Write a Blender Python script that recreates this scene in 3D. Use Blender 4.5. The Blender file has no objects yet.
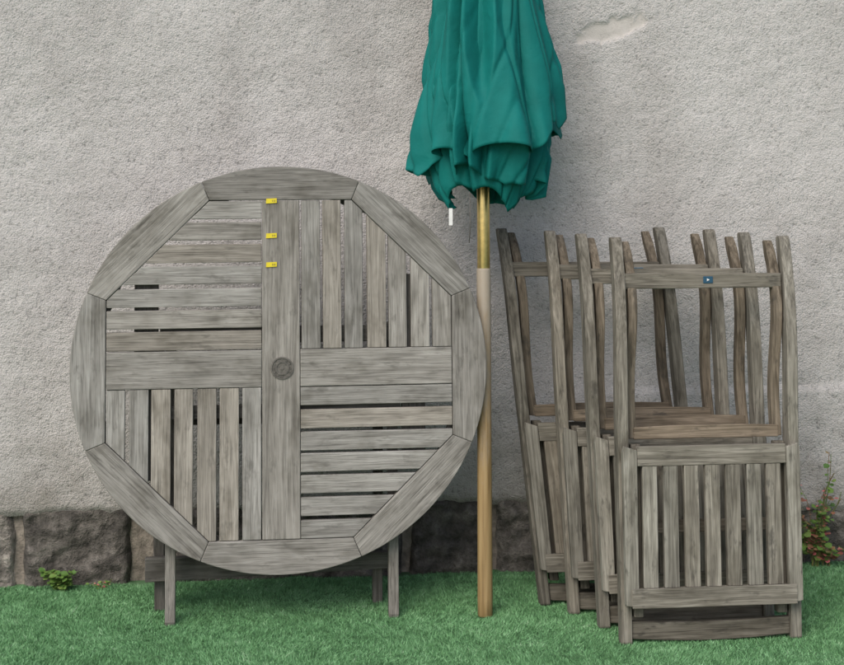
import bpy, math, random
import numpy as np
from mathutils import Matrix, Vector, noise
random.seed(7); np.random.seed(7)
R=math.radians
sc=bpy.context.scene
col=sc.collection

# ---------------------------------------------------------------- node helpers
def newmat(name):
    m=bpy.data.materials.new(name); m.use_nodes=True
    nt=m.node_tree; nt.nodes.clear()
    out=nt.nodes.new('ShaderNodeOutputMaterial')
    b=nt.nodes.new('ShaderNodeBsdfPrincipled')
    nt.links.new(b.outputs[0],out.inputs[0])
    return m,nt,b
def N(nt,t,**k):
    n=nt.nodes.new(t)
    for a,v in k.items(): setattr(n,a,v)
    return n
def L(nt,a,b): nt.links.new(a,b)
def attr(nt,name):
    return N(nt,'ShaderNodeAttribute',attribute_name=name)
def mapping(nt,src,scale=(1,1,1),loc=(0,0,0)):
    m=N(nt,'ShaderNodeMapping'); m.inputs['Scale'].default_value=scale; m.inputs['Location'].default_value=loc
    L(nt,src,m.inputs['Vector']); return m.outputs[0]
def noi(nt,vec,scale,detail=4,rough=.55,dist=0):
    n=N(nt,'ShaderNodeTexNoise'); n.inputs['Scale'].default_value=scale; n.inputs['Detail'].default_value=detail
    n.inputs['Roughness'].default_value=rough; n.inputs['Distortion'].default_value=dist
    L(nt,vec,n.inputs['Vector']); return n.outputs['Fac']
def ramp(nt,fac,stops,interp='LINEAR'):
    r=N(nt,'ShaderNodeValToRGB'); r.color_ramp.interpolation=interp
    e=r.color_ramp.elements
    while len(e)<len(stops): e.new(.5)
    for i,(p,c) in enumerate(stops):
        e[i].position=p; e[i].color=(c,c,c,1) if isinstance(c,(int,float)) else (*c,1)
    L(nt,fac,r.inputs[0]); return r.outputs['Color']
def mix(nt,f,a,b,mode='MIX'):
    m=N(nt,'ShaderNodeMix',data_type='RGBA',blend_type=mode)
    for i,v in ((0,f),(6,a),(7,b)):
        if isinstance(v,(int,float)): m.inputs[i].default_value=v if i==0 else (v,v,v,1)
        elif isinstance(v,tuple): m.inputs[i].default_value=(*v,1)
        else: L(nt,v,m.inputs[i])
    return m.outputs[2]
def math_(nt,op,a,b=0.0):
    m=N(nt,'ShaderNodeMath',operation=op)
    for i,v in enumerate((a,b)):
        if isinstance(v,(int,float)): m.inputs[i].default_value=v
        else: L(nt,v,m.inputs[i])
    return m.outputs[0]
def bump(nt,h,strength,dist,b,prev=None):
    n=N(nt,'ShaderNodeBump'); n.inputs['Strength'].default_value=strength; n.inputs['Distance'].default_value=dist
    L(nt,h,n.inputs['Height'])
    if prev is not None: L(nt,prev,n.inputs['Normal'])
    if b is not None: L(nt,n.outputs[0],b.inputs['Normal'])
    return n.outputs[0]

# ---------------------------------------------------------------- materials
def wood_mat(name,dark,mid,light,brown,dirt=.5):
    m,nt,b=newmat(name)
    g=attr(nt,'grain').outputs['Vector']
    tint=attr(nt,'tint').outputs['Fac']; br=attr(nt,'brown').outputs['Fac']
    fine=noi(nt,mapping(nt,g,(9,270,270)),1.0,2,.65,.5)
    med=noi(nt,mapping(nt,g,(3.5,60,60)),1.0,2,.6,1.4)
    c=ramp(nt,med,[(.28,dark),(.5,mid),(.74,light)])
    bc=mix(nt,br,c,mix(nt,1.0,c,brown,'MULTIPLY'))
    fr=ramp(nt,fine,[(.31,.54),(.45,.96),(.7,1.13)])
    c2=mix(nt,.75,bc,fr,'MULTIPLY')
    bn=noi(nt,mapping(nt,g,(6.5,11,11)),1.0,3,.72)
    blot=ramp(nt,bn,[(.3,(.66,.65,.62)),(.48,(.98,.98,.97)),(.7,(1.18,1.18,1.18))])
    c3=mix(nt,1.0,c2,blot,'MULTIPLY')
    st=ramp(nt,noi(nt,mapping(nt,g,(13,30,30),(3,1,7)),1.0,3,.75),[(.58,0.0),(.70,1.0)])
    c4=mix(nt,math_(nt,'MULTIPLY',st,dirt),c3,(.06,.056,.048))
    tc=N(nt,'ShaderNodeCombineXYZ')
    for i in range(3): L(nt,tint,tc.inputs[i])
    c5=mix(nt,1.0,c4,tc.outputs[0],'MULTIPLY')
    L(nt,c5,b.inputs['Base Color'])
    b.inputs['Roughness'].default_value=.85
    b.inputs['Specular IOR Level'].default_value=.2
    bump(nt,fine,.6,.003,b)
    return m
M_table=wood_mat('weathered_teak_table',(.18,.172,.158),(.265,.255,.237),(.35,.34,.32),(1.0,.88,.74),.38)
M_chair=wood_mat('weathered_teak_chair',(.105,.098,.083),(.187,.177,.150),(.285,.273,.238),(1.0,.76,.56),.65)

def simple(name,c,rough=.6,metal=0,var=.25,scale=40,bmp=.0):
    m,nt,b=newmat(name)
    tc=N(nt,'ShaderNodeTexCoord').outputs['Object']
    n=noi(nt,tc,scale,3,.6)
    r=ramp(nt,n,[(.3,tuple(x*(1-var) for x in c)),(.7,tuple(min(1,x*(1+var)) for x in c))])
    L(nt,r,b.inputs['Base Color']); b.inputs['Roughness'].default_value=rough; b.inputs['Metallic'].default_value=metal
    if bmp: bump(nt,n,.6,bmp,b)
    return m

def wall_mat():
    m,nt,b=newmat('roughcast_render')
    tc=N(nt,'ShaderNodeTexCoord').outputs['Object']
    tone=attr(nt,'tone').outputs['Fac']; gr=attr(nt,'grime').outputs['Fac']; pm=attr(nt,'flake').outputs['Fac']
    c=ramp(nt,tone,[(.2,(.455,.432,.418)),(.5,(.525,.503,.489)),(.85,(.58,.558,.545))])
    c=mix(nt,gr,c,(.24,.22,.19))
    grit=noi(nt,tc,62,4,.74)
    v=N(nt,'ShaderNodeTexVoronoi'); v.inputs['Scale'].default_value=190; L(nt,tc,v.inputs['Vector'])
    hh=math_(nt,'SUBTRACT',grit,math_(nt,'MULTIPLY',v.outputs['Distance'],.28))
    c=mix(nt,1.0,c,ramp(nt,hh,[(.14,.60),(.27,.96),(.5,1.07)]),'MULTIPLY')
    c=mix(nt,math_(nt,'MULTIPLY',pm,.6),c,(.575,.53,.49))
    L(nt,c,b.inputs['Base Color'])
    b.inputs['Roughness'].default_value=.95; b.inputs['Specular IOR Level'].default_value=.1
    h=math_(nt,'MULTIPLY',hh,math_(nt,'SUBTRACT',1.0,math_(nt,'MULTIPLY',pm,.8)))
    bump(nt,h,.8,.0085,b)
    return m
M_wall=wall_mat()

def stone_mat():
    m,nt,b=newmat('plinth_stone')
    tc=N(nt,'ShaderNodeTexCoord').outputs['Object']
    t=attr(nt,'tint').outputs['Fac']
    n=noi(nt,tc,14,6,.7)
    c=ramp(nt,n,[(.32,(.04,.036,.031)),(.48,(.11,.10,.088)),(.56,(.165,.15,.133)),(.68,(.28,.26,.23))])
    tcx=N(nt,'ShaderNodeCombineXYZ')
    for i in range(3): L(nt,t,tcx.inputs[i])
    c=mix(nt,1.0,c,tcx.outputs[0],'MULTIPLY')
    L(nt,c,b.inputs['Base Color']); b.inputs['Roughness'].default_value=.9
    bump(nt,n,.9,.05,b)
    return m
M_stone=stone_mat()
M_mortar=simple('old_mortar',(.24,.21,.175),.95,0,.4,35,.02)

def grass_mat(base=False):
    m,nt,b=newmat('turf_base' if base else 'turf_blades')
    if base:
        geo=N(nt,'ShaderNodeTexCoord').outputs['Object']
        c=ramp(nt,noi(nt,geo,28,2,.6),[(.3,(.07,.155,.07)),(.7,(.11,.22,.105))])
    else:
        t=attr(nt,'tint').outputs['Fac']
        c=ramp(nt,t,[(0.0,(.095,.215,.09)),(.45,(.20,.43,.195)),(.8,(.30,.54,.285)),(1.0,(.53,.66,.48))])
    L(nt,c,b.inputs['Base Color']); b.inputs['Roughness'].default_value=.5
    b.inputs['Specular IOR Level'].default_value=.3
    return m
M_turf=grass_mat(); M_turfb=grass_mat(True)

def fabric_mat():
    m,nt,b=newmat('green_canvas')
    tc=N(nt,'ShaderNodeTexCoord').outputs['Object']
    n=noi(nt,tc,6,3,.6)
    c=ramp(nt,n,[(.3,(.001,.128,.115)),(.7,(.002,.172,.155))])
    L(nt,c,b.inputs['Base Color']); b.inputs['Roughness'].default_value=.75
    b.inputs['Specular IOR Level'].default_value=.25
    bump(nt,noi(nt,tc,16,3,.6,.5),.3,.012,b)
    return m
M_fab=fabric_mat()
M_brass=simple('brass_sleeve',(.66,.50,.20),.3,.9,.15,60)
def pole_mat():
    m,nt,b=newmat('varnished_pole')
    tc=N(nt,'ShaderNodeTexCoord').outputs['Object']
    n=noi(nt,mapping(nt,tc,(90,90,4)),1,3,.6)
    c=ramp(nt,n,[(.3,(.19,.12,.045)),(.5,(.30,.20,.085)),(.75,(.38,.27,.13))])
    sep=N(nt,'ShaderNodeSeparateXYZ'); L(nt,tc,sep.inputs[0])
    worn=noi(nt,mapping(nt,tc,(14,14,5)),1,4,.75)
    f=ramp(nt,math_(nt,'ADD',sep.outputs[2],math_(nt,'MULTIPLY',math_(nt,'SUBTRACT',worn,.5),1.3)),[(.45,0.0),(1.0,.9)])
    c=mix(nt,f,c,(.34,.30,.24))
    c=mix(nt,ramp(nt,worn,[(.6,0.0),(.72,.5)]),c,(.10,.07,.04))
    L(nt,c,b.inputs['Base Color']); b.inputs['Roughness'].default_value=.6
    return m
M_pole=pole_mat()
M_yellow=simple('yellow_label',(.72,.58,.02),.5,0,.08)
M_white=simple('white_tag',(.70,.70,.68),.6,0,.08)
M_blue=simple('blue_badge',(.015,.07,.12),.4,0,.1)
M_cap=simple('grey_cap',(.12,.112,.098),.8,0,.35,90,.004)
def leaf_mat():
    m,nt,b=newmat('weed_leaf')
    t=attr(nt,'tint').outputs['Fac']
    c=ramp(nt,t,[(0.0,(.06,.14,.025)),(.45,(.14,.24,.05)),(.7,(.20,.23,.08)),(.85,(.28,.11,.07)),(1.0,(.58,.16,.18))])
    L(nt,c,b.inputs['Base Color']); b.inputs['Roughness'].default_value=.5
    return m
M_leaf=leaf_mat()

# ---------------------------------------------------------------- mesh builder
class MB:
    def __init__(s): s.v=[];s.f=[];s.g=[];s.t=[];s.b=[]
    def _add(s,vs,fs,along,tint,brown):
        a=Vector(along).normalized()
        ref=Vector((0,1,0)) if abs(a.y)<.9 else Vector((1,0,0))
        c=a.cross(ref).normalized(); d=a.cross(c)
        o=Vector((random.uniform(0,40),random.uniform(0,9),random.uniform(0,9)))
        n=len(s.v)
        for p in vs:
            p=Vector(p); s.v.append(tuple(p)); s.g.append((p.dot(a)+o.x,p.dot(c)+o.y,p.dot(d)+o.z))
            s.t.append(tint); s.b.append(brown)
        s.f+= [tuple(i+n for i in f) for f in fs]
    def box(s,x0,x1,y0,y1,z0,z1,along=(0,0,1),tint=1,brown=0):
        s.prism([(x0,z0),(x1,z0),(x1,z1),(x0,z1)],y0,y1,along,tint,brown)
    def prism(s,poly,y0,y1,along=(0,0,1),tint=1,brown=0):
        n=len(poly)
        vs=[(x,y0,z) for x,z in poly]+[(x,y1,z) for x,z in poly]
        fs=[tuple(range(n)),tuple(range(2*n-1,n-1,-1))]
        fs+=[(i,i+n,(i+1)%n+n,(i+1)%n) for i in range(n)]
        s._add(vs,fs,along,tint,brown)
    def sweep(s,pts,w,d,tint=1,brown=0):
        vs=[];fs=[]
        for p in pts:
            x,y,z=p[:3]; a=w*.5*(p[3] if len(p)>3 else 1); c=d*.5*(p[4] if len(p)>4 else 1)
            vs+=[(x-a,y-c,z),(x+a,y-c,z),(x+a,y+c,z),(x-a,y+c,z)]
        m=len(pts)
        for i in range(m-1):
            k=4*i
            for j in range(4):
                fs.append((k+j,k+(j+1)%4,k+4+(j+1)%4,k+4+j))
        fs.append((3,2,1,0)); k=4*(m-1); fs.append((k,k+1,k+2,k+3))
        s._add(vs,fs,(0,0,1),tint,brown)
    def obj(s,name,mat,parent=None,bev=.002,shear=0,flare=0):
        me=bpy.data.meshes.new(name)
        vv=[(x*(1+flare*z)-shear*z,y,z) for x,y,z in s.v]
        me.from_pydata(vv,[],s.f)
        a=me.attributes.new('grain','FLOAT_VECTOR','POINT'); a.data.foreach_set('vector',np.array(s.g,dtype=np.float32).ravel())
        a=me.attributes.new('tint','FLOAT','POINT'); a.data.foreach_set('value',np.array(s.t,dtype=np.float32))
        a=me.attributes.new('brown','FLOAT','POINT'); a.data.foreach_set('value',np.array(s.b,dtype=np.float32))
        me.materials.append(mat); me.update()
        o=bpy.data.objects.new(name,me); col.objects.link(o)
        if parent: o.parent=parent
        if bev:
            md=o.modifiers.new('bevel','BEVEL'); md.width=bev; md.segments=2; md.limit_method='ANGLE'; md.angle_limit=R(40)
        return o
def empty(name,mat=Matrix()):
    e=bpy.data.objects.new(name,None); col.objects.link(e); e.matrix_world=mat; e.empty_display_size=.1; return e
def rawobj(name,vs,fs,mat,parent=None,smooth=True,tint=None,extra=None):
    me=bpy.data.meshes.new(name); me.from_pydata(vs,[],fs)
    ex=dict(extra or {})
    if tint is not None: ex['tint']=tint
    for k,val in ex.items():
        a=me.attributes.new(k,'FLOAT','POINT'); a.data.foreach_set('value',np.array(val,dtype=np.float32))
    me.materials.append(mat)
    if smooth: me.polygons.foreach_set('use_smooth',[True]*len(me.polygons))
    me.update(); o=bpy.data.objects.new(name,me); col.objects.link(o)
    if parent: o.parent=parent
    return o
def tube(pts,rads,seg=16):
    vs=[];fs=[]
    for i,(p,r) in enumerate(zip(pts,rads)):
        for k in range(seg):
            t=2*math.pi*k/seg; vs.append((p[0]+r*math.cos(t),p[1]+r*math.sin(t),p[2]))
    for i in range(len(pts)-1):
        for k in range(seg):
            a=i*seg+k;b=i*seg+(k+1)%seg; fs.append((a,b,b+seg,a+seg))
    fs.append(tuple(range(seg-1,-1,-1))); n=(len(pts)-1)*seg; fs.append(tuple(range(n,n+seg)))
    return vs,fs
tv=lambda a=.12:1+random.uniform(-a,a)
def fb(p,o=3):
    s=0;a=1;t=0
    for _ in range(o): s+=a*noise.noise(p); t+=a; a*=.6; p=p*2.1+Vector((3.1,1.7,5.3))
    return s/t

# ---------------------------------------------------------------- wall
WROT=Matrix.Rotation(R(6),4,'Z')
wall=empty('rendered_wall',WROT)
def build_wall():
    x0,x1,z1=-2.6,2.8,3.0; st=.010
    nx=int((x1-x0)/st); nz=int((z1-.2)/st)
    vs=[];fs=[];tone=[];grime=[];flake=[]
    for j in range(nz+1):
        for i in range(nx+1):
            x=x0+i*st
            zb=.222+.016*noise.noise(Vector((x*5,0,3)))+.012*noise.noise(Vector((x*19,0,9)))
            if x>.9: zb-=.05
            z=zb+(z1-zb)*j/nz
            p=Vector((x,0,z))
            f9=fb(p*9,3)
            y=.012*noise.noise(p*1.7)+.004*f9+.0018*noise.noise(p*23)
            if x>.45:
                e=.588+.006*noise.noise(Vector((x*6,1,1)))
                k=min(1,max(0,(e-z)/.014)); y-=.009*k*min(1,(x-.45)/.2)
            y+=.012*max(0,1-j/2.0)
            t=.5+.55*fb(p*1.3+Vector((9,2,4)),3)+.35*f9+.22*noise.noise(Vector((x*7,5,z*.8)))
            g=max(0,min(1,(.62-(z+f9*.22))/.42))**1.8*.62
            dx,dz=x-.622,z-1.762; c,s=math.cos(.38),math.sin(.38)
            u=(dx*c+dz*s)/.105; w=(-dx*s+dz*c)/.038
            d=math.hypot(u,w)+1.1*fb(p*16,3)
            fm=max(0,min(1,(1.0-d)/.14))
            y+=.005*fm
            cx_=-.11-.03*(3-z)+.02*noise.noise(Vector((0,0,z*4)))+.006*noise.noise(Vector((0,1,z*22)))
            if z>1.5 and abs(x-cx_)<.006: t-=.28
            vs.append((x,y,z)); tone.append(t); grime.append(g); flake.append(fm)
    for j in range(nz):
        for i in range(nx):
            a=j*(nx+1)+i; fs.append((a,a+1,a+nx+2,a+nx+1))
    rawobj('render_coat',vs,fs,M_wall,wall,extra={'tone':tone,'grime':grime,'flake':flake})
    m=MB(); m.box(x0,x1,.035,.40,-.1,2.98); m.obj('wall_core',M_mortar,wall,0)
build_wall()
def stones():
    vs=[];fs=[];tt=[]
    rnd=random.Random(3)
    edges=[(-2.6,-2.3),(-2.29,-1.90),(-1.89,-1.42),(-1.41,-1.288),(-1.262,-.93),(-.865,-.42),(-.395,-.06),(-.035,.22),(.245,.50),(.525,.78),(.80,1.15),(1.17,1.5),(1.52,1.9),(1.92,2.4),(2.42,2.8)]
    for (a,b) in edges:
        split = rnd.random()<.35 and a>-.1
        cells=[(a,b,-.03,.235)] if not split else [(a,b,-.03,.105),(a,b,.118,.235)]
        for (p,q,lo,hi) in cells:
            n0=len(vs); nx=max(6,int((q-p)/.008)); nz=max(6,int((hi-lo)/.008)); s=rnd.uniform(.8,1.3)
            if a==-1.41: s=1.8
            for j in range(nz+1):
                for i in range(nx+1):
                    u=i/nx;w=j/nz
                    xx=p+(q-p)*u; zz=lo+(hi-lo)*w
                    e=min(u*(q-p),(1-u)*(q-p),w*(hi-lo)+.01,(1-w)*(hi-lo)+.01)
                    r=1-min(1,e/.02); P=Vector((xx,a,zz))
                    y=.004+.034*r*r+.018*noise.noise(P*8)+.013*noise.noise(P*24)+.006*noise.noise(P*60)
                    vs.append((xx+.008*noise.noise(P*13),y,zz)); tt.append(s)
            for j in range(nz):
                for i in range(nx):
                    k=n0+j*(nx+1)+i; fs.append((k,k+1,k+nx+2,k+nx+1))
    rawobj('plinth_stones',vs,fs,M_stone,wall,tint=tt)
stones()

# ---------------------------------------------------------------- ground
gr=empty('artificial_grass')
rawobj('turf_backing',[(-60,-60,0),(60,-60,0),(60,60,0),(-60,60,0)],[(0,1,2,3)],M_turfb,gr,False)
def turf(n,x0,x1,y0):
    x=np.random.uniform(x0,x1,n)
    wy=np.tan(R(6))*x-.002+.012*np.sin(x*9)+.008*np.sin(x*31+1)
    y=y0+(wy-y0)*np.random.uniform(0,1,n)
    hgt=np.random.uniform(.006,.012,n)*(.9+.15*np.sin(x*11+np.sin(y*17)*2))
    lean=np.random.normal(0,.0055,(n,2)); lean[:,1]-=.002
    lean[:,0]+=.003*np.sin(x*7+y*13)
    ang=np.random.uniform(0,np.pi,n); w=np.random.uniform(.0008,.0015,n)
    dx=np.cos(ang)*w; dy=np.sin(ang)*w
    v=np.zeros((n,3,3),dtype=np.float32)
    v[:,0]=np.stack([x-dx,y-dy,np.zeros(n)],1); v[:,1]=np.stack([x+dx,y+dy,np.zeros(n)],1)
    v[:,2]=np.stack([x+lean[:,0],y+lean[:,1],hgt],1)
    me=bpy.data.meshes.new('turf_blades')
    me.vertices.add(n*3); me.vertices.foreach_set('co',v.ravel())
    me.loops.add(n*3); me.loops.foreach_set('vertex_index',np.arange(n*3,dtype=np.int32))
    me.polygons.add(n); me.polygons.foreach_set('loop_start',(np.arange(n)*3).astype(np.int32))
    def vn(f,seed):
        rs=np.random.RandomState(seed); G=rs.rand(256,256); X=(x+5)*f; Y=(y+5)*f
        i=np.floor(X).astype(int);j=np.floor(Y).astype(int);u=X-i;q=Y-j; u=u*u*(3-2*u);q=q*q*(3-2*q)
        g=lambda a,b:G[a%256,b%256]
        return (g(i,j)*(1-u)+g(i+1,j)*u)*(1-q)+(g(i,j+1)*(1-u)+g(i+1,j+1)*u)*q
    t=np.random.beta(2,2.3,n)*.8+.10*(vn(4,1)-.5)*2+.18*(vn(33,2)-.5)*2+.17*(vn(75,3)-.5)*2
    t=np.clip(t,0,1)
    a=me.attributes.new('tint','FLOAT','POINT'); a.data.foreach_set('value',np.repeat(t,3).astype(np.float32))
    me.materials.append(M_turf); me.update(calc_edges=True); me.validate()
    o=bpy.data.objects.new('turf_blades',me); col.objects.link(o); o.parent=gr
turf(320000,-1.65,1.75,-.97)

# ---------------------------------------------------------------- table
table=empty('round_folding_table',Matrix.Translation((-.416,-.43,0))@Matrix.Rotation(R(6.5),4,'Z'))
top=bpy.data.objects.new('tabletop',None); col.objects.link(top); top.parent=table
top.matrix_local=Matrix.Translation((0,-.02,.742))@Matrix.Rotation(R(-5.5),4,'X')@Matrix.Diagonal((.995,1,.968,1)); top.empty_display_size=.1
RO=.613; AP=.510; TH=.028
def clip(poly,ap):
    for k in range(8):
        a=k*math.pi/4; nx,nz=math.cos(a),math.sin(a); out=[]
        for i in range(len(poly)):
            p,q=poly[i],poly[(i+1)%len(poly)]
            dp=p[0]*nx+p[1]*nz-ap; dq=q[0]*nx+q[1]*nz-ap
            if dp<=0: out.append(p)
            if dp*dq<0:
                t=dp/(dp-dq); out.append((p[0]+(q[0]-p[0])*t,p[1]+(q[1]-p[1])*t))
        poly=out
        if len(poly)<3: return None
    return poly
rim=MB(); RI=AP/math.cos(math.pi/8)
for k in range(8):
    a0=(k-.5)*math.pi/4; a1=(k+.5)*math.pi/4; e=.0008
    poly=[]
    for i in range(33):
        a=a0+e+(a1-a0-2*e)*i/32; poly.append((RO*math.cos(a),RO*math.sin(a)))
    poly.append((RI*math.cos(a1-e),RI*math.sin(a1-e))); poly.append((RI*math.cos(a0+e),RI*math.sin(a0+e)))
    am=k*math.pi/4
    rim.prism(poly,0,TH,(-math.sin(am),0,math.cos(am)),tv(.1)*(1.0 if k!=2 else .82),random.choice([0,.2,.1]))
rim.obj('rim_boards',M_table,top,.0025)
bd=MB(); A2=AP-.0015; C=.0555
bd.box(-C,C,-.0005,TH,-A2,A2,(0,0,1),.95,.2)
bd.box(-A2,-C-.0015,.0005,TH,-C,C,(1,0,0),1.0,.1)
bd.box(C+.0015,A2,.0005,TH,-C,C,(1,0,0),1.06,.1)
bd.obj('centre_boards',M_table,top,.002)
sl=MB(); n=7; span=A2-C-.002; gap=.0105; w=(span-gap*(n-1)-.002)/n
for q in range(4):
    for i in range(n):
        a=C+.004+i*(w+gap)+random.uniform(-.0018,.0018); b=a+w+random.uniform(-.0015,.0015)
        lo,hi=C+.0015,A2
        tnt=tv(.17)*1.03; br=random.choice([0,0,.15,.4])
        k1=random.uniform(-.0012,.0012)
        if q==0: poly=[(-hi,a+k1),(-lo,a),(-lo,b),(-hi,b+k1)]; al=(1,0,0)
        if q==1: poly=[(a,lo),(b,lo),(b+k1,hi),(a+k1,hi)]; al=(0,0,1)
        if q==2: poly=[(-b,-hi),(-a,-hi),(-a+k1,-lo),(-b+k1,-lo)]; al=(0,0,1)
        if q==3: poly=[(lo,-b),(hi,-b+k1),(hi,-a+k1),(lo,-a)]; al=(1,0,0)
        poly=clip(poly,A2)
        if poly: 
            dy=random.uniform(.0008,.0035)
            sl.prism(poly,dy,TH-.002,al,tnt,br)
sl.obj('slats',M_table,top,.002)
bt=MB()
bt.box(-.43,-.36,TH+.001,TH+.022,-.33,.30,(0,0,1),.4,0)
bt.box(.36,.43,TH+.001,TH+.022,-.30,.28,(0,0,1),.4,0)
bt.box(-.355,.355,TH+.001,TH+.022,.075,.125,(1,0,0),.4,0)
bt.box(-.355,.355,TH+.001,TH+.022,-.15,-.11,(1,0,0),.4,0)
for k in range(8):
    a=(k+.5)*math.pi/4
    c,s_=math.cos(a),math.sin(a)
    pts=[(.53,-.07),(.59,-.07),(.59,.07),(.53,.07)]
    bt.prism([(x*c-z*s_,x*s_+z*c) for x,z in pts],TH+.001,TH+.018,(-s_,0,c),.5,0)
bt.obj('underside_battens',M_table,top,.002)
def ringmesh(name,prof,seg,mat,parent,loc):
    vs=[];fs=[]
    for (r,y) in prof:
        for k in range(seg):
            t=2*math.pi*k/seg; vs.append((r*math.cos(t)+loc[0],y+loc[1],r*math.sin(t)+loc[2]))
    for i in range(len(prof)-1):
        for k in range(seg):
            a=i*seg+k;b=i*seg+(k+1)%seg; fs.append((a,a+seg,b+seg,b))
    fs.append(tuple(range((len(prof)-1)*seg,len(prof)*seg)))
    return rawobj(name,vs,fs,mat,parent,False)
ringmesh('parasol_hole_cap',[(.034,0),(.034,-.003),(.0295,-.0035),(.0285,-.001),(.022,-.001),(.021,-.0028),(.016,-.0028),(.015,-.0012),(.006,-.0012),(.005,-.0025)],40,M_cap,top,(.003,0,0))
cp=MB()
for k in range(12):
    a=2*math.pi*k/12; c,s_=math.cos(a),math.sin(a)
    cp.prism([(x*c-z*s_+.003,x*s_+z*c) for x,z in [(.0222,-.0017),(.0283,-.0017),(.0283,.0017),(.0222,.0017)]],-.0028,-.0008)
cp.obj('cap_spokes',M_cap,top,0)
lb=MB()
for z in (.507,.401,.313): lb.prism([(-.044,z-.008),(-.012,z-.006),(-.012,z+.008),(-.043,z+.007)],-.0035,-.0015)
lb.obj('yellow_labels',M_yellow,top,0)
lk=MB()
for z in (.507,.401,.313):
    for j in range(3): lk.box(-.026+j*.004,-.024+j*.004,-.0039,-.0036,z-.003,z+.003)
lk.obj('label_print',simple('label_ink',(.25,.2,.03),.6),top,0)
lg=MB(); tn=math.tan(R(5.5))
def ly(z,o=0): return -.010+(z-.1)*tn+o
for x in (-.322,.332):
    lg.sweep([(x,ly(z),z,1,(.7 if z==0 else 1)) for z in (0,.012,.3,.6,.86)],.030,.034,.80,.2)
lg.obj('leg_frame_front',M_table,table,.003)
lg=MB()
for x in (-.360,.296):
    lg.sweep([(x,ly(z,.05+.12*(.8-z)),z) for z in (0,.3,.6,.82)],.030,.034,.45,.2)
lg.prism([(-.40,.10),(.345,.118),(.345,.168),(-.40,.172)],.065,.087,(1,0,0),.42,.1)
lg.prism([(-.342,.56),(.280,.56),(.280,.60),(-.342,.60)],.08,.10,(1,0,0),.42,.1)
lg.obj('leg_frame_rear',M_table,table,.003)

# ---------------------------------------------------------------- parasol
par=empty('garden_parasol',Matrix.Translation((.187,-.412,0))@Matrix.Rotation(R(-6.4),4,'X'))
v,f=tube([(0,0,0),(0,0,.004),(0,0,.05),(0,0,.5),(0,0,1.02),(0,0,1.027)],[.019,.0220,.0225,.0215,.0215,.019],24)
rawobj('lower_pole',v,f,M_pole,par)
v,f=tube([(0,0,1.02),(0,0,1.022),(0,0,1.32),(0,0,1.325)],[.019,.0195,.0195,.0185],24); rawobj('brass_sleeve',v,f,M_brass,par)
v,f=tube([(0,0,1.3),(0,0,2.50)],[.018,.018],20); rawobj('upper_pole',v,f,M_pole,par)
v,f=tube([(0,0,2.48),(0,0,2.50),(0,0,2.53),(0,0,2.57),(0,0,2.60),(0,0,2.61)],[.022,.03,.018,.026,.018,.004],20); rawobj('finial',v,f,M_pole,par)
def canopy(name,ztop,rad,hem,nf,amp,phase,seed,rows=130,seg=384,twist=.5,cx=0,flat=.84,crease=.012,wb=1.1):
    vs=[];fs=[]
    for j in range(rows+1):
        t=j/rows
        for k in range(seg):
            th=2*math.pi*k/seg
            zh=hem(th); z=ztop+(zh-ztop)*t
            r=rad(z)
            wob=wb*noise.noise(Vector((math.cos(th)*1.2+seed,math.sin(th)*1.2,z*.8)))
            a=nf*.5*(th+wob+twist*(ztop-z)*.3)+phase
            s=abs(math.sin(a)); fold=s**.7
            a2=nf*1.0*(th+wob*1.5-twist*(ztop-z)*.35)+phase*2+seed
            g=1-abs(math.sin(a2*.5+.7))**1.0
            a3=nf*.5*(th*2+wob*1.8)+twist*(ztop-z)*2.2+seed
            A=amp*(.6+.4*min(1,t*1.3))
            rr=r*(1-A+A*(fold*.62+g*.25+.13*(.5+.5*math.sin(a3))))
            rr*=1+.15*noise.noise(Vector((math.cos(th)*2.2+seed,math.sin(th)*2.2,z*2.6)))*min(1,t*2)
            cr=noise.noise(Vector((math.cos(th)*1.9+z*2.0+seed,z*1.3-math.sin(th)*1.6,seed*3)))
            rr-=crease*max(0,1-abs(cr)*8)*min(1,t*1.5)*min(1,r/.2)
            cr=noise.noise(Vector((math.cos(th)*3.1-z*4.5+seed,z*2.0+math.sin(th)*2.6,seed*5)))
            rr-=crease*.8*max(0,1-abs(cr)*8)*min(1,t*1.5)*min(1,r/.2)
            vs.append((cx*t*t+rr*math.cos(th),rr*math.sin(th)*flat,z))
    for j in range(rows):
        for k in range(seg):
            a=j*seg+k;b=j*seg+(k+1)%seg; fs.append((a,b,b+seg,a+seg))
    o=rawobj(name,vs,fs,M_fab,par)
    md=o.modifiers.new('sol','SOLIDIFY'); md.thickness=.0015
    return o
def interp(z,tab):
    for (z0,r0),(z1,r1) in zip(tab,tab[1:]):
        if z0>=z>=z1:
            u=(z0-z)/(z0-z1); return r0+(r1-r0)*u
    return tab[-1][1] if z<tab[-1][0] else tab[0][1]
tabo=[(2.5,.03),(2.2,.115),(1.84,.198),(1.68,.230),(1.53,.262),(1.43,.288),(1.3,.305)]
tabi=[(2.0,.10),(1.6,.19),(1.45,.215),(1.35,.205),(1.27,.185),(1.19,.13)]
def tri(a): return abs(math.sin(a))
hemo=lambda th: 1.362+.062*math.cos(th-.1)+.045*tri(4*(th+.35)+.5*math.sin(th*2))+.026*math.sin(3*th+2)
hemi=lambda th: 1.222+.030*math.sin(3*th+1.2)+.035*tri(3.5*th+.4)
hemm=lambda th: 1.28-.035*math.cos(th+.4)+.045*tri(3*th+.5)+.015*math.sin(9*th)
canopy('canopy_outer',2.5,lambda z:interp(z,tabo),hemo,8,.54,.4,1.3,cx=.036,wb=1.35)
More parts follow.
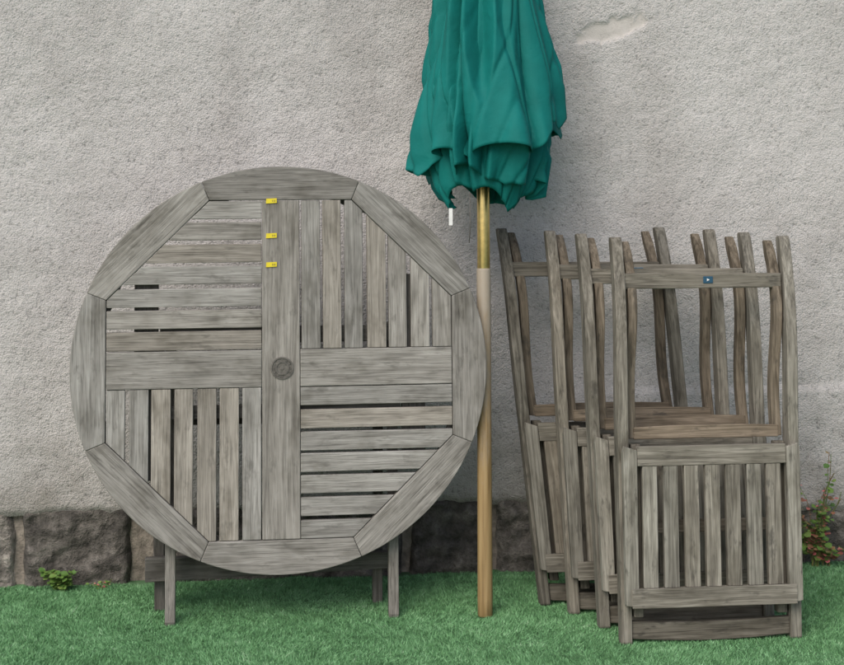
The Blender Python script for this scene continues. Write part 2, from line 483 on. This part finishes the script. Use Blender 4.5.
canopy('canopy_middle_fold',1.9,lambda z:interp(z,[(1.9,.12),(1.6,.19),(1.45,.235),(1.36,.24),(1.25,.215)]),hemm,8,.6,1.1,4.2,60,384,.8,.0)
canopy('canopy_inner_fold',1.9,lambda z:interp(z,tabi),hemi,10,.5,.2,8.1,60,384,-.6,.012)
tg=MB(); tg.box(-.108,-.097,-.17,-.169,1.15,1.20); tg.obj('care_tag',M_white,par,0)
v,f=tube([(-.045,-.12,1.25),(-.043,-.12,1.16),(-.047,-.12,1.10)],[.0015,.0015,.0015],6); rawobj('cord',v,f,M_cap,par)

# ---------------------------------------------------------------- chairs
def scurve(v):
    if v<.5: return 0
    t=(v-.5)/.64
    return -.026*math.sin(math.pi*t*1.15)+.03*t*t
def chair(fx,fy,lean,yaw,shear,dark,badge=False,ht=1.0):
    W=.245
    mat=Matrix.Translation((fx,fy,0))@Matrix.Rotation(R(yaw),4,'Z')@Matrix.Rotation(R(-lean),4,'X')@Matrix.Translation((W,0,0))
    c=empty('folding_garden_chair',mat); FL=.028
    H=1.142*ht
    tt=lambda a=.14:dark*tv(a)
    p=MB()
    zs=[0,.006,.03,.2,.4,.5]+[.5+.64*ht*i/14 for i in range(1,14)]+[H-.012,H]
    for sx in (-1,1):
        pts=[]
        for z in zs:
            ww=-.004*math.sin(2*math.pi*(z-.5)/.75) if z>.5 else 0
            s0=.75 if z==0 else 1; ds=.6 if z==H else (.9 if z==H-.012 else 1)
            pts.append((sx*W+ww,scurve(z),z,1,s0*ds*(1.0+.25*math.sin(math.pi*min(1,z/1.1)))))
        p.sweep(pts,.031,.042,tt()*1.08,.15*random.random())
    p.obj('long_legs',M_chair,c,.003,shear,FL)
    p=MB()
    for sx in (-1,1):
        pts=[]
        for i in range(16):
            z=.565+(H-.012-.565)*i/15; t=i/15
            ww=.005*math.sin(2*math.pi*t*.95+.4)*-1
            pts.append((sx*(W-.035)+ww,scurve(z)+.024+.018*math.sin(math.pi*t*2),z,1-.15*(i==15),1-.3*(i==15)))
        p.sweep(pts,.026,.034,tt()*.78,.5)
    p.obj('bowed_back_posts',M_chair,c,.003,shear,FL)
    p=MB()
    p.prism([(-W+.017,.99*ht),(W-.017,.99*ht),(W-.017,1.032*ht),(-W+.017,1.036*ht)],scurve(1.0)-.012,scurve(1.0)+.008,(1,0,0),tt()*.9,.15)
    p.obj('top_rail',M_chair,c,.003,shear,FL)
    p=MB()
    poly=[(-W+.035,.562),(W-.035,.562)]+[(W-.035-(2*W-.07)*i/10,.596+.005*math.sin(math.pi*i/10)) for i in range(11)]
    p.prism(poly,-.004,.010,(1,0,0),tt()*.88,.6)
    p.obj('lower_back_rail',M_chair,c,.003,shear,FL)
    p=MB()
    for sx in (-1,1):
        p.sweep([(sx*(W-.037),.004,z) for z in (.072,.2,.4,.55)],.028,.034,tt()*.75,.2)
    p.box(-W+.052,W-.052,-.005,.015,.30,.335,(1,0,0),tt()*.7,.2)
    p.obj('rear_legs',M_chair,c,.003,shear,FL)
    p=MB()
    n=12; x0=-W+.017; x1=W-.017
    bot=[(x0+(x1-x0)*i/n,.012-.010*math.sin(math.pi*i/n)+.002) for i in range(n+1)]
    tp=[(x1-(x1-x0)*i/n,.062-.006*math.sin(math.pi*i/n)) for i in range(n+1)]
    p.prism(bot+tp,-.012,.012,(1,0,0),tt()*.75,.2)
    p.obj('foot_rail',M_chair,c,.003,shear,FL)
    p=MB(); S=.257; y0,y1=-.056,-.028
    for sx in (-1,1):
        xa,xb=(-S,-S+.040) if sx<0 else (S-.040,S)
        p.prism([(xa+.004,.112),(xb,.106),(xb,.536),(xa+.004,.548),(xa,.53)] if sx<0 else [(xa,.106),(xb-.002,.112),(xb,.53),(xb-.004,.548),(xa,.536)],y0,y1,(0,0,1),tt()*1.25,.0)
    p.box(-S+.0412,S-.0412,y0+.002,y1,.492,.546,(1,0,0),tt()*1.15,.1)
    p.box(-S+.020,S-.020,y0-.004,y0-.0005,.104,.158,(1,0,0),tt()*1.0,.1)
    p.box(-S+.0412,S-.0412,y0+.001,y1,.108,.156,(1,0,0),tt()*.95,.1)
    n=7; inner=2*(S-.041)-.004; g=.0185; w=(inner-g*(n+1)+.012)/n
    for i in range(n):
        a=-S+.043+g-.006+i*(w+g)+random.uniform(-.0015,.0015)
        p.box(a,a+w,y0+.003+random.uniform(0,.002),y1-.004,.157,.4915,(0,0,1),tt(.18)*1.2,random.choice([0,.1,.25]))
    p.obj('seat_panel',M_chair,c,.0025,shear)
    if badge:
        b=MB(); b.prism([(0,1.004),(.029,1.004),(.029,1.024),(0,1.024)],scurve(1.0)-.0145,scurve(1.0)-.0125); b.obj('blue_badge',M_blue,c,.001,shear)
        b=MB(); b.prism([(.011,1.010),(.019,1.014),(.011,1.018)],scurve(1.0)-.0155,scurve(1.0)-.0148); b.obj('badge_mark',M_white,c,0,shear)
    return c
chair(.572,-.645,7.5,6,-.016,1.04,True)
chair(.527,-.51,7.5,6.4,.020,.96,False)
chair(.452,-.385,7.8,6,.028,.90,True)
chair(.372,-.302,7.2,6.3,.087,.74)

# ---------------------------------------------------------------- weeds
def weed(name,x,y,h,spread,ns,nl,ls,redness,seed):
    rnd=random.Random(seed); vs=[];fs=[];tt=[]
    def leaf(p,d,s,t):
        d=d.normalized(); up=Vector((rnd.uniform(-.4,.4),rnd.uniform(-.9,-.1),1)).normalized()
        c=d.cross(up).normalized(); n=len(vs)
        for (a,b,q) in [(0,0,0),(.3,.38,.08),(.7,.42,.05),(1,0,-.12),(.7,-.42,.05),(.3,-.38,.08),(.5,0,-.04)]:
            vs.append(tuple(p+d*s*a+c*s*b+up*s*q)); tt.append(min(1,max(0,t+rnd.uniform(-.05,.05))))
        for i in range(6): fs.append((n+6,n+i,n+(i+1)%6))
    for s in range(ns):
        ang=rnd.uniform(0,2*math.pi); hh=h*rnd.uniform(.35,1)
        ex=rnd.uniform(-1,1)*spread; ey=-abs(math.sin(ang))*spread*.35
        prev=None; st=rnd.uniform(.0012,.0022)
        for i in range(11):
            t=i/10
            p=Vector((x+rnd.uniform(-.1,.1)*spread*.1+ex*t**1.3+.012*math.sin(t*6+s),y+ey*t*t,hh*(t-.12*t*t)))
            if prev is not None:
                n=len(vs)
                for (q,r) in ((prev,st),(p,st*.9)):
                    for k in range(3):
                        a=2*math.pi*k/3; vs.append((q.x+r*math.cos(a),q.y+r*math.sin(a),q.z)); tt.append(.8 if rnd.random()<.7 else .3)
                for k in range(3): fs.append((n+k,n+(k+1)%3,n+3+(k+1)%3,n+3+k))
            prev=p
            if t>.15:
                for _ in range(rnd.choice(nl)):
                    a=rnd.uniform(0,2*math.pi); d=Vector((math.cos(a),math.sin(a)*.8-.2,rnd.uniform(-.3,.5)))
                    tc=rnd.uniform(.0,.55) if rnd.random()>redness else rnd.uniform(.75,1)
                    leaf(p+d*.006,d,ls*rnd.uniform(.5,1.2)*(.65 if tc>.9 else 1),tc)
    rawobj(name,vs,fs,M_leaf,None,False,tt)
weed('wild_herb_plant',1.29,.085,.43,.10,14,[0,1,1,2],.022,.5,5)
weed('wild_herb_plant',1.33,.095,.22,.09,11,[1,2,2],.026,.42,9)
weed('small_weed',-1.12,-.165,.075,.05,9,[1,2,2],.022,.0,2)
weed('small_weed',-1.00,-.15,.045,.045,4,[0,1],.012,.3,12)

# ---------------------------------------------------------------- light, world, camera
w=bpy.data.worlds.new('World'); sc.world=w; w.use_nodes=True
nt=w.node_tree; bg=nt.nodes['Background']
SEL,SAZ=R(47),R(205)
sky=nt.nodes.new('ShaderNodeTexSky'); sky.sky_type='NISHITA'; sky.sun_disc=False
sky.sun_elevation=SEL; sky.sun_rotation=SAZ; sky.air_density=1.0; sky.dust_density=3.0; sky.ozone_density=.6
nt.links.new(sky.outputs[0],bg.inputs[0]); bg.inputs[1].default_value=.15
ld=bpy.data.lights.new('sun','SUN'); ld.energy=1.9; ld.angle=R(42); ld.color=(1,.955,.90)
lo=bpy.data.objects.new('sun',ld); col.objects.link(lo)
d=Vector((math.sin(SAZ)*math.cos(SEL),math.cos(SAZ)*math.cos(SEL),math.sin(SEL)))
lo.rotation_euler=d.to_track_quat('Z','Y').to_euler()
cd=bpy.data.cameras.new('camera'); cam=bpy.data.objects.new('camera',cd); col.objects.link(cam)
cam.location=(0,-5,1.5); cam.rotation_euler=(R(90),0,0)
cd.sensor_width=36; cd.lens=66.1; cd.shift_y=-.2636; cd.clip_end=300
sc.camera=cam
sc.view_settings.view_transform='Standard'; sc.view_settings.look='None'; sc.view_settings.exposure=0
